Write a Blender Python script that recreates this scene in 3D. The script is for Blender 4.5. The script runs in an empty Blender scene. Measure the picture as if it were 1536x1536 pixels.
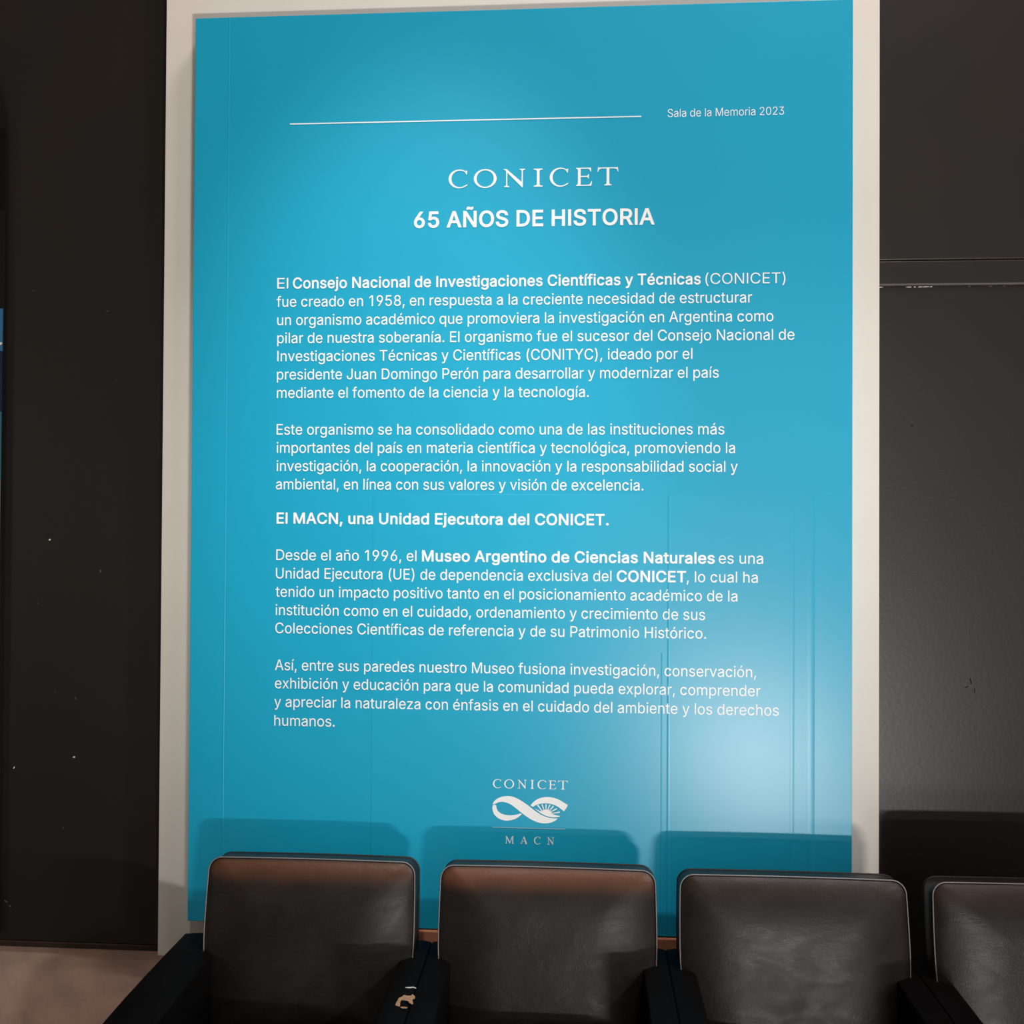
import bpy, bmesh, math, json, random
from mathutils import Vector, Matrix, noise
from mathutils.geometry import delaunay_2d_cdt, tessellate_polygon

S = bpy.context.scene
COL = S.collection

# ------------------------------------------------------------------ camera
# wall plane is y = 0 (front of the poster), the room is towards -y, z is up (metres)
cam_data = bpy.data.cameras.new('camera')
cam_data.sensor_width = 36.0
cam_data.lens = 36.0 * 1500.0 / 1536.0
cam_data.clip_start = 0.02
cam = bpy.data.objects.new('camera', cam_data)
COL.objects.link(cam)
yaw, pitch, roll = math.radians(3.8485), math.radians(0.6738), math.radians(-0.3054)
R = Matrix.Rotation(yaw, 3, 'Z') @ Matrix.Rotation(pitch, 3, 'X')
right = R @ Vector((math.cos(roll), 0, -math.sin(roll)))
up = R @ Vector((math.sin(roll), 0, math.cos(roll)))
fwd = R @ Vector((0, 1, 0))
cam.matrix_world = Matrix.Translation((0, -2.6, 1.58)) @ Matrix((right, up, -fwd)).transposed().to_4x4()
S.camera = cam

# ------------------------------------------------------------------ colour management, world
S.view_settings.view_transform = 'Standard'
S.view_settings.look = 'None'
S.view_settings.gamma = 1.0
S.view_settings.exposure = 0.0
S.view_settings.use_curve_mapping = False
W = bpy.data.worlds.new('world')
S.world = W
W.use_nodes = True
W.node_tree.nodes['Background'].inputs[0].default_value = (0.9, 0.85, 0.8, 1)
W.node_tree.nodes['Background'].inputs[1].default_value = 0.15


# ------------------------------------------------------------------ lights of the hall and added fill lights
def area(name, loc, target, sx, sy, power, color, spread=180):
    d = bpy.data.lights.new(name, 'AREA')
    d.shape = 'RECTANGLE'
    d.size, d.size_y = sx, sy
    d.energy = power
    d.color = color
    d.spread = math.radians(spread)
    o = bpy.data.objects.new(name, d)
    COL.objects.link(o)
    o.location = loc
    o.rotation_euler = (Vector(target) - Vector(loc)).to_track_quat('-Z', 'Y').to_euler()
    return o


def spot(name, loc, target, angle, blend, size, power, color):
    d = bpy.data.lights.new(name, 'SPOT')
    d.energy, d.color = power, color
    d.spot_size, d.spot_blend, d.shadow_soft_size = math.radians(angle), blend, size
    o = bpy.data.objects.new(name, d)
    COL.objects.link(o)
    o.location = loc
    o.rotation_euler = (Vector(target) - Vector(loc)).to_track_quat('-Z', 'Y').to_euler()
    return o


area('skylight', (1.6, -1.6, 6.9), (-0.1, 0, 1.6), 1.2, 1.2, 135.04, (1.000, 0.887, 0.912))
area('sunlit_floor_patch', (1.15, -4.0, 0.012), (1.15, -4.0, 3), 0.45, 0.35, 252.84, (1.000, 0.985, 0.943))
area('sunlit_floor_patch', (1.2, -6.2, 0.012), (1.2, -6.2, 3), 1.0, 0.6, 95.0, (0.92, 1.000, 0.96))
spot('ceiling_spot', (-0.25, -2.6, 5.4), (-0.45, 0, 1.72), 22, 1.0, 0.08, 529.08, (1.000, 0.977, 0.938))
area('warm_ceiling_lamp', (-0.45, -0.95, 6.2), (-0.3, -0.2, 0.7), 0.7, 0.7, 20.30, (1.000, 0.552, 0.306))
area('window_and_fill', (5.9, -3.0, 1.9), (-0.6, 0, 1.2), 1.6, 2.6, 50.0, (1.000, 0.86, 0.86))
area('window_and_fill', (0.5, -8.0, 3.2), (0, 0, 1.5), 4.0, 3.0, 28.26, (0.866, 1.000, 0.937))  # added frontal fill for ambient light
spot('floor_spot', (1.25, -1.9, 0.12), (1.35, 0, 1.15), 75, 1.0, 0.10, 9.68, (1.000, 0.994, 0.942))
spot('fill_spot', (3.4, -2.4, 3.6), (-0.45, 0, 0.95), 30, 1.0, 0.12, 386.00, (0.998, 1.000, 0.977))  # added spot that brightens the lower left of the poster
area('window_and_fill', (-5.9, -3.0, 1.6), (0, 0, 1.0), 1.6, 2.0, 21.32, (1.000, 0.915, 0.819))  # added low fill from the left, no known window


# ------------------------------------------------------------------ helpers
def mat(name, color, rough=0.5, spec=0.5, noise_amt=0.0, noise_scale=8.0, bump=0.0, bump_scale=200.0, color2=None, coat=0.0, coat_rough=0.1, detail=4.0):
    m = bpy.data.materials.new(name)
    m.use_nodes = True
    nt = m.node_tree
    b = nt.nodes['Principled BSDF']
    b.inputs['Roughness'].default_value = rough
    b.inputs['Specular IOR Level'].default_value = spec
    b.inputs['Coat Weight'].default_value = coat
    b.inputs['Coat Roughness'].default_value = coat_rough
    tc = nt.nodes.new('ShaderNodeTexCoord')
    if noise_amt > 0:
        n = nt.nodes.new('ShaderNodeTexNoise')
        n.inputs['Scale'].default_value = noise_scale
        n.inputs['Detail'].default_value = detail
        nt.links.new(tc.outputs['Object'], n.inputs['Vector'])
        r = nt.nodes.new('ShaderNodeValToRGB')
        c2 = color2 or [c * (1 - noise_amt) for c in color]
        r.color_ramp.elements[0].position = 0.3
        r.color_ramp.elements[1].position = 0.7
        r.color_ramp.elements[0].color = (*c2, 1)
        r.color_ramp.elements[1].color = (*color, 1)
        nt.links.new(n.outputs['Fac'], r.inputs[0])
        nt.links.new(r.outputs[0], b.inputs['Base Color'])
    else:
        b.inputs['Base Color'].default_value = (*color, 1)
    if bump > 0:
        n = nt.nodes.new('ShaderNodeTexNoise')
        n.inputs['Scale'].default_value = bump_scale
        n.inputs['Detail'].default_value = 3
        nt.links.new(tc.outputs['Object'], n.inputs['Vector'])
        bp = nt.nodes.new('ShaderNodeBump')
        bp.inputs['Strength'].default_value = bump
        bp.inputs['Distance'].default_value = 0.001
        nt.links.new(n.outputs['Fac'], bp.inputs['Height'])
        nt.links.new(bp.outputs[0], b.inputs['Normal'])
    return m


def link(name, mesh, material, parent=None, label=None, cat=None, group=None, kind=None):
    o = bpy.data.objects.new(name, mesh)
    COL.objects.link(o)
    if material is not None and len(mesh.materials) == 0:
        mesh.materials.append(material)
    if parent is not None:
        o.parent = parent
    return tag(o, label, cat, group, kind)


def tag(o, label=None, cat=None, group=None, kind=None):
    for k, v in (('label', label), ('category', cat), ('group', group), ('kind', kind)):
        if v:
            o[k] = v
    return o


def mesh_from(bm, name, smooth=False):
    me = bpy.data.meshes.new(name)
    bmesh.ops.recalc_face_normals(bm, faces=bm.faces)
    if smooth:
        for f in bm.faces:
            f.smooth = True
    bm.to_mesh(me)
    bm.free()
    return me


def box_bm(x0, x1, y0, y1, z0, z1, bev=0.0, seg=2):
    bm = bmesh.new()
    vs = [bm.verts.new((x, y, z)) for x in (x0, x1) for y in (y0, y1) for z in (z0, z1)]
    for f in ((0, 1, 3, 2), (4, 6, 7, 5), (0, 4, 5, 1), (2, 3, 7, 6), (0, 2, 6, 4), (1, 5, 7, 3)):
        bm.faces.new([vs[i] for i in f])
    if bev > 0:
        bmesh.ops.bevel(bm, geom=bm.edges[:], offset=bev, segments=seg, profile=0.5, affect='EDGES')
    return bm


def box(name, x0, x1, y0, y1, z0, z1, m, parent=None, bev=0.0, seg=2, **kw):
    return link(name, mesh_from(box_bm(x0, x1, y0, y1, z0, z1, bev, seg), name, seg > 2 and bev > 0), m, parent, **kw)


def empty(name, loc=(0, 0, 0), **kw):
    o = bpy.data.objects.new(name, None)
    COL.objects.link(o)
    o.location = loc
    o.empty_display_size = 0.1
    return tag(o, **kw)


# ------------------------------------------------------------------ materials
M_plaster = mat('worn_pink_plaster', (0.74, 0.47, 0.37), 0.8, 0.3, 0.5, 7, 0.8, 60, color2=(0.46, 0.31, 0.255), detail=10)
M_wall = mat('pale_painted_wall', (0.20, 0.185, 0.17), 0.8, 0.3, 0.1, 2)
M_floor = mat('stone_floor', (0.14, 0.12, 0.10), 0.45, 0.4, 0.2, 3)
M_black = mat('black_painted_board', (0.0155, 0.0118, 0.0092), 0.40, 0.6, 0.35, 3.5, 0.25, 90, color2=(0.0115, 0.0100, 0.0085), detail=6)
M_gap = mat('dark_joint', (0.004, 0.003, 0.003), 0.8, 0.2)
M_brownedge = mat('brown_wood_edge', (0.045, 0.024, 0.015), 0.6, 0.3, 0.4, 30)
M_cream = mat('cream_painted_board', (0.80, 0.735, 0.66), 0.55, 0.3, 0.06, 2.5, 0.1, 40)
M_blue = mat('blue_vinyl_print', (0.008, 0.36, 0.56), 0.38, 0.5, 0.0)
M_blue2 = mat('blue_glossy_vinyl_print', (0.010, 0.37, 0.57), 0.33, 0.6, 0.0)
M_print = mat('white_print', (0.92, 0.93, 0.93), 0.4, 0.5)
M_print_dim = mat('pale_print', (0.40, 0.66, 0.76), 0.4, 0.5)
M_leather = mat('black_leather', (0.016, 0.012, 0.010), 0.42, 0.42, 0.35, 9, 0.0, 420, color2=(0.010, 0.008, 0.0075))


def leather_relief(m):
    """fine grain, soft dents, and roughness that varies with handling"""
    nt = m.node_tree
    b = nt.nodes['Principled BSDF']
    tc = nt.nodes.new('ShaderNodeTexCoord')

    def nz(scale, detail, stretch=(1, 1, 1), dist=0.0):
        mp = nt.nodes.new('ShaderNodeMapping')
        mp.inputs['Scale'].default_value = stretch
        nt.links.new(tc.outputs['Object'], mp.inputs[0])
        n = nt.nodes.new('ShaderNodeTexNoise')
        n.inputs['Scale'].default_value = scale
        n.inputs['Detail'].default_value = detail
        n.inputs['Distortion'].default_value = dist
        nt.links.new(mp.outputs[0], n.inputs['Vector'])
        return n
    fine, soft, rub, wr = nz(380, 3), nz(14, 2), nz(7, 6, (1, 1, 2.2), 1.2), nz(22, 5, (1, 1, 2.6), 1.5)
    b1 = nt.nodes.new('ShaderNodeBump')
    b1.inputs['Strength'].default_value = 0.45
    b1.inputs['Distance'].default_value = 0.0008
    nt.links.new(fine.outputs['Fac'], b1.inputs['Height'])
    b2 = nt.nodes.new('ShaderNodeBump')
    b2.inputs['Strength'].default_value = 0.35
    b2.inputs['Distance'].default_value = 0.004
    nt.links.new(soft.outputs['Fac'], b2.inputs['Height'])
    nt.links.new(b1.outputs[0], b2.inputs['Normal'])
    b3 = nt.nodes.new('ShaderNodeBump')
    b3.inputs['Strength'].default_value = 0.25
    b3.inputs['Distance'].default_value = 0.002
    nt.links.new(wr.outputs['Fac'], b3.inputs['Height'])
    nt.links.new(b2.outputs[0], b3.inputs['Normal'])
    nt.links.new(b3.outputs[0], b.inputs['Normal'])
    mr = nt.nodes.new('ShaderNodeMapRange')
    mr.inputs['From Min'].default_value = 0.3
    mr.inputs['From Max'].default_value = 0.7
    mr.inputs['To Min'].default_value = 0.36
    mr.inputs['To Max'].default_value = 0.50
    nt.links.new(rub.outputs['Fac'], mr.inputs['Value'])
    nt.links.new(mr.outputs[0], b.inputs['Roughness'])


leather_relief(M_leather)


def tinted_leather(name, tint, z0=0.148, z1=0.203):
    """leather with a warm lamp highlight painted brown along the top roll of the cushion (cushion-local z)"""
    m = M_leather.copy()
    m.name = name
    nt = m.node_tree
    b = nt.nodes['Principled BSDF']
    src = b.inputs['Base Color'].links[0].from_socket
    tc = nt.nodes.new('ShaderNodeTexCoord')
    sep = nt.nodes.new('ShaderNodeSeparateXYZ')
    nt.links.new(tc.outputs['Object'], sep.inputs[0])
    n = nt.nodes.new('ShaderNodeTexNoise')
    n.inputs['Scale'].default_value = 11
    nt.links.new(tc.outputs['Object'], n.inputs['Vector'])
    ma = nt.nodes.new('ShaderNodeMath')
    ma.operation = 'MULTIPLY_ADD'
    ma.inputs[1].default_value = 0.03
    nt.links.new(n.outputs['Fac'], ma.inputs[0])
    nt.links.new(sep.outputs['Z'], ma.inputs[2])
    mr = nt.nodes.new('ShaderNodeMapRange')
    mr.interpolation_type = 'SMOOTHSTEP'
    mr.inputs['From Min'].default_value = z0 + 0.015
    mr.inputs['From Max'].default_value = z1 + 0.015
    mr.inputs['To Max'].default_value = tint
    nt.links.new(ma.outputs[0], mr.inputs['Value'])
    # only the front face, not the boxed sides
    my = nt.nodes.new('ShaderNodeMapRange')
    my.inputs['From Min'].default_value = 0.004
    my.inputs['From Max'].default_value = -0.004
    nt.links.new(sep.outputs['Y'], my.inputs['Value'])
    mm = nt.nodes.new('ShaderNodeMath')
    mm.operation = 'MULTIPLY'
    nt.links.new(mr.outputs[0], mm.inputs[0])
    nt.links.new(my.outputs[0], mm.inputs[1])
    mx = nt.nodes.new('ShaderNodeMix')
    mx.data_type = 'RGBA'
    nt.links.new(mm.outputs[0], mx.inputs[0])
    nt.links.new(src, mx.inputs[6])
    mx.inputs[7].default_value = (0.17, 0.055, 0.018, 1)  # brown of the lamp highlight, painted into the leather colour
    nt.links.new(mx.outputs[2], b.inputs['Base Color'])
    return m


M_rimtint = [tinted_leather('black_leather_brown_highlight', w) for w in (0.45, 0.65, 0.05, 0.12)]
M_armleather = mat('black_arm_leather', (0.0036, 0.0032, 0.0031), 0.62, 0.06, 0.3, 9, 0.4, 350)
M_pipe = mat('pale_leather_piping', (0.20, 0.185, 0.18), 0.35, 0.7)  # front piping, paler than the cushion leather
M_foam = mat('tan_foam', (0.55, 0.33, 0.19), 0.9, 0.2, 0.3, 120)
M_chip = mat('bare_paint_chip', (0.75, 0.72, 0.68), 0.7, 0.3)
M_scuff = mat('grey_scuff', (0.11, 0.105, 0.10), 0.7, 0.3)
M_metal = mat('dark_steel', (0.05, 0.05, 0.05), 0.35, 0.6)
M_navy = mat('navy_print', (0.006, 0.018, 0.040), 0.4, 0.5)
M_sky = mat('sky_blue_print', (0.035, 0.15, 0.30), 0.4, 0.5)
M_teal = mat('teal_print', (0.04, 0.14, 0.18), 0.4, 0.5)
M_grey = mat('grey_print', (0.16, 0.19, 0.21), 0.4, 0.5)
M_ink = mat('black_print', (0.0015, 0.0015, 0.0018), 0.6, 0.2)
M_case = mat("black_case_edge", (0.004, 0.004, 0.004), 0.55, 0.3)

# ------------------------------------------------------------------ the room
box('floor', -6, 6, -8.2, 0.3, -0.1, 0, M_floor, kind='structure', label='stone floor of the hall')
box('ceiling', -6, 6, -8.2, 0.3, 7.4, 7.5, M_wall, kind='structure', label='high ceiling of the hall')
box('wall_back', -6, 6, 0.14, 0.3, 0, 7.4, M_plaster, kind='structure', label='worn pinkish plaster wall behind the black boards')
box('wall_front', -6, 6, -8.2, -8.1, 0, 7.4, M_wall, kind='structure', label='pale wall opposite the poster')
box('wall_left', -6.1, -6, -8.2, 0.3, 0, 7.4, M_wall, kind='structure', label='pale left wall of the hall')
box('wall_right', 6, 6.1, -8.2, 0.3, 0, 7.4, M_wall, kind='structure', label='pale right wall of the hall')

# ------------------------------------------------------------------ black boards each side of the poster
BY = 0.125     # front of the black boards
lb = empty('black_board', (-1.4, BY, 0.39), label='black painted board left of the blue poster, ending above pink plaster', cat='wall panel')


def lbox(name, root, x0, x1, y0, y1, z0, z1, m, bev=0.0, seg=2, **kw):
    L = root.location
    return box(name, x0 - L.x, x1 - L.x, y0 - L.y, y1 - L.y, z0 - L.z, z1 - L.z, m, root, bev, seg, **kw)


lbox('board', lb, -3.0, -1.150, BY, 0.1395, 0.402, 4.2, M_black, 0.002)
lbox('bottom_edge', lb, -3.0, -1.150, BY - 0.004, 0.1395, 0.386, 0.4015, M_brownedge, 0.002, label='brown wooden bottom edge of the board')
rnd = random.Random(4)


def fleck(root, x, z, y, w, h, ang, m, name='paint_chip', seed=0, label=None):
    r = random.Random(seed)
    bm = bmesh.new()
    n = 7
    pts = []
    for i in range(n):
        a = 2 * math.pi * i / n
        k = r.uniform(0.7, 1.15)
        px, pz = w * k * math.cos(a) / 2, h * k * math.sin(a) / 2
        pts.append((x + px * math.cos(ang) - pz * math.sin(ang), z + px * math.sin(ang) + pz * math.cos(ang)))
    L = root.location
    a = [bm.verts.new((p[0] - L.x, y - L.y, p[1] - L.z)) for p in pts]
    b = [bm.verts.new((p[0] - L.x, y - 0.0006 - L.y, p[1] - L.z)) for p in pts]
    bm.faces.new(a)
    bm.faces.new(b)
    for i in range(n):
        bm.faces.new((a[i], a[(i + 1) % n], b[(i + 1) % n], b[i]))
    return link(name, mesh_from(bm, name), m, root, label=label)


YB = BY - 0.0002
for i, (x, z, w, h, a) in enumerate(((-1.4885, 1.5280, 0.0065, 0.0055, 0.5), (-1.4110, 0.9190, 0.008, 0.0045, 0.1), (-1.5855, 0.8855, 0.0075, 0.004, 0.9))):
    fleck(lb, x, z, YB, w, h, a, M_chip, seed=i, label='white paint chip')
for i, (x, z, w, h, a) in enumerate(((-1.34, 1.441, .004, .008, .1), (-1.408, 1.084, .003, .008, .3), (-1.468, 1.10, .003, .004, 0), (-1.44, .72, .004, .004, 0), (-1.605, .51, .011, .003, -.5),
                                     (-1.592, .497, .008, .003, -.8), (-1.545, 2.232, .012, .0015, .5), (-1.328, 2.172, .012, .0015, .3), (-1.30, 1.98, .002, .006, 0.2), (-1.52, 1.35, .004, .003, 0))):
    fleck(lb, x, z, YB, w, h, a, M_scuff, 'scuff', seed=20 + i)

# right hand boards, with the rail between them
X0 = 0.7915
ub = box('black_board', X0, 3.2, BY, 0.1395, 2.2905, 4.2, M_black, None, 0.002, label='upper black board on the right, above the narrow rail', cat='wall panel')
rl = empty('black_rail', (X0, BY, 2.22), label='narrow black rail between the two right boards, with chipped white lower edge', cat='rail')
lbox('rail_strip', rl, X0, 3.2, BY - 0.002, 0.1395, 2.2245, 2.2855, M_black, 0.0015)
lbox('worn_edge', rl, X0, 3.2, BY - 0.006, BY - 0.0018, 2.2205, 2.2252, M_scuff, 0.0008, label='worn grey lower edge')
for i, (x, w) in enumerate(((0.797, 0.022), (0.874, 0.018), (0.889, 0.007), (0.903, 0.012), (0.918, 0.02), (0.932, 0.008), (1.03, 0.008), (1.085, 0.012), (1.12, 0.006))):
    fleck(rl, x, 2.2165, BY - 0.002, w, 0.0026, 0.02, M_chip if i < 6 else M_scuff, seed=50 + i)
db = empty('black_board', (X0, BY, 0.39), label='large lower black board on the right, behind the right-hand armchairs', cat='wall panel')
lbox('board', db, X0, 3.2, BY, 0.1395, 0.402, 2.2185, M_black, 0.002)
lbox('bottom_edge', db, X0, 3.2, BY - 0.004, 0.1395, 0.386, 0.4015, M_brownedge, 0.002)
for i, (x, z, w, h, a) in enumerate(((0.975, 1.17, .003, .02, .25), (0.985, 1.145, .0025, .018, .1), (0.965, 1.155, .012, .002, .4), (0.823, 1.847, .008, .004, 0))):
    fleck(db, x + .06, z, YB, w, h, a, M_gap, 'scratch', seed=80 + i)

# a display panel at the very left, cut by the frame
dp = empty('display_panel', (-1.9, BY, 1.0), label='black display panel with blue pictures at the far left edge', cat='display panel')
bm = bmesh.new()
prof = []
xr = -1.619
for (x, z) in ((-2.3, 0.42), (xr, 0.42), (xr, 2.62)):
    prof.append((x, z))
for i in range(1, 10):
    a = i / 9 * math.pi / 2
    prof.append((xr - 0.16 + 0.16 * math.cos(a), 2.62 + 0.33 * math.sin(a)))
prof.append((-2.3, 2.95))
va = [bm.verts.new((x + 1.9, -0.005, z - 1.0)) for x, z in prof]
vb = [bm.verts.new((x + 1.9, -0.017, z - 1.0)) for x, z in prof]
bm.faces.new(va)
bm.faces.new(vb)
for i in range(len(prof)):
    j = (i + 1) % len(prof)
    bm.faces.new((va[i], va[j], vb[j], vb[i]))
link('panel_body', mesh_from(bm, 'panel_body'), M_case, dp)
YD = BY - 0.017
lbox('dark_picture', dp, -2.28, xr - 0.002, YD - 0.001, YD, 2.46, 2.69, M_ink)
lbox('blue_picture', dp, -2.28, xr - 0.003, YD - 0.004, YD, 2.058, 2.178, M_sky, label='light blue picture')
lbox('blue_picture', dp, -2.28, xr - 0.003, YD - 0.003, YD, 1.89, 2.055, M_navy, label='navy blue picture')
lbox('blue_picture', dp, -2.28, xr - 0.004, YD - 0.004, YD, 1.70, 1.888, M_teal, label='teal picture')
lbox('grey_picture', dp, -2.28, xr - 0.005, YD - 0.004, YD, 1.46, 1.70, M_grey)
fleck(dp, xr - 0.006, 2.079, YD - 0.004, 0.008, 0.008, 0, M_chip, 'pin', 5)

# ------------------------------------------------------------------ cream mounting board
box('mounting_board', -1.1395, 0.7805, 0.065, 0.1395, 0.40, 3.35, M_cream, None, 0.0015, label='cream painted backing board framing the big blue poster', cat='board')

M_shadestrip = mat('orange_brown_shade', (0.50, 0.20, 0.11), 0.55, 0.3, 0.3, 25)
box('shade_strip', -0.93, 0.62, -0.010, 0.0648, 0.415, 0.52, M_shadestrip, None, 0.002, label='orange-brown strip standing in for shaded cream board under the poster, seen between the armchairs', cat='shade_strip')  # added strip; its brown imitates the cream board in warm shade

# ------------------------------------------------------------------ blue poster
PX0, PX1, PZ0, PZ1 = -1.0315, 0.6945, 0.523, 2.9295
poster = empty('poster', (PX0, 0, PZ0), label='large blue museum information poster with white lettering behind the armchairs', cat='poster')


def pbox(name, x0, x1, y0, y1, z0, z1, m, bev=0.0, parent=None, **kw):
    return box(name, x0 - PX0, x1 - PX0, y0, y1, z0 - PZ0, z1 - PZ0, m, parent or poster, bev, 2, **kw)


pbox('panel', PX0, PX1, 0.0, 0.0648, PZ0, PZ1, M_blue, 0.0012)
sheet = pbox('vinyl_sheet', -0.541, PX1 - 0.0008, -0.0006, 0.0, PZ0 + 0.0008, 1.6565, M_blue2, 0.0003, label='glossier lower sheet of blue vinyl')


def ridge(x, z0, z1, w, h, base=0.0, m=None, name='vinyl_crease'):
    bm = bmesh.new()
    n = 6
    rows = []
    for z in (z0, z1):
        rows.append([bm.verts.new((x - PX0 + w * (i / n - 0.5), base - h * math.sin(math.pi * i / n) - 0.00002, z - PZ0)) for i in range(n + 1)])
    for i in range(n):
        bm.faces.new((rows[0][i], rows[0][i + 1], rows[1][i + 1], rows[1][i]))
    me = mesh_from(bm, name, True)
    return link(name, me, m or M_blue, poster)


ridge(-0.9385, PZ0 + .001, PZ1 - .001, 0.004, 0.0005)
ridge(0.2135, PZ0 + .001, 1.25, 0.003, 0.0005, -0.0006, M_blue2)
ridge(0.232, PZ0 + .001, 1.655, 0.010, 0.0005, -0.0006, M_blue2)
ridge(0.59, PZ0 + .02, 1.655, 0.022, 0.0006, -0.0006, M_blue2)
ridge(0.5437, PZ0 + .02, 1.655, 0.012, 0.0003, -0.0006, M_blue2)

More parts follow.
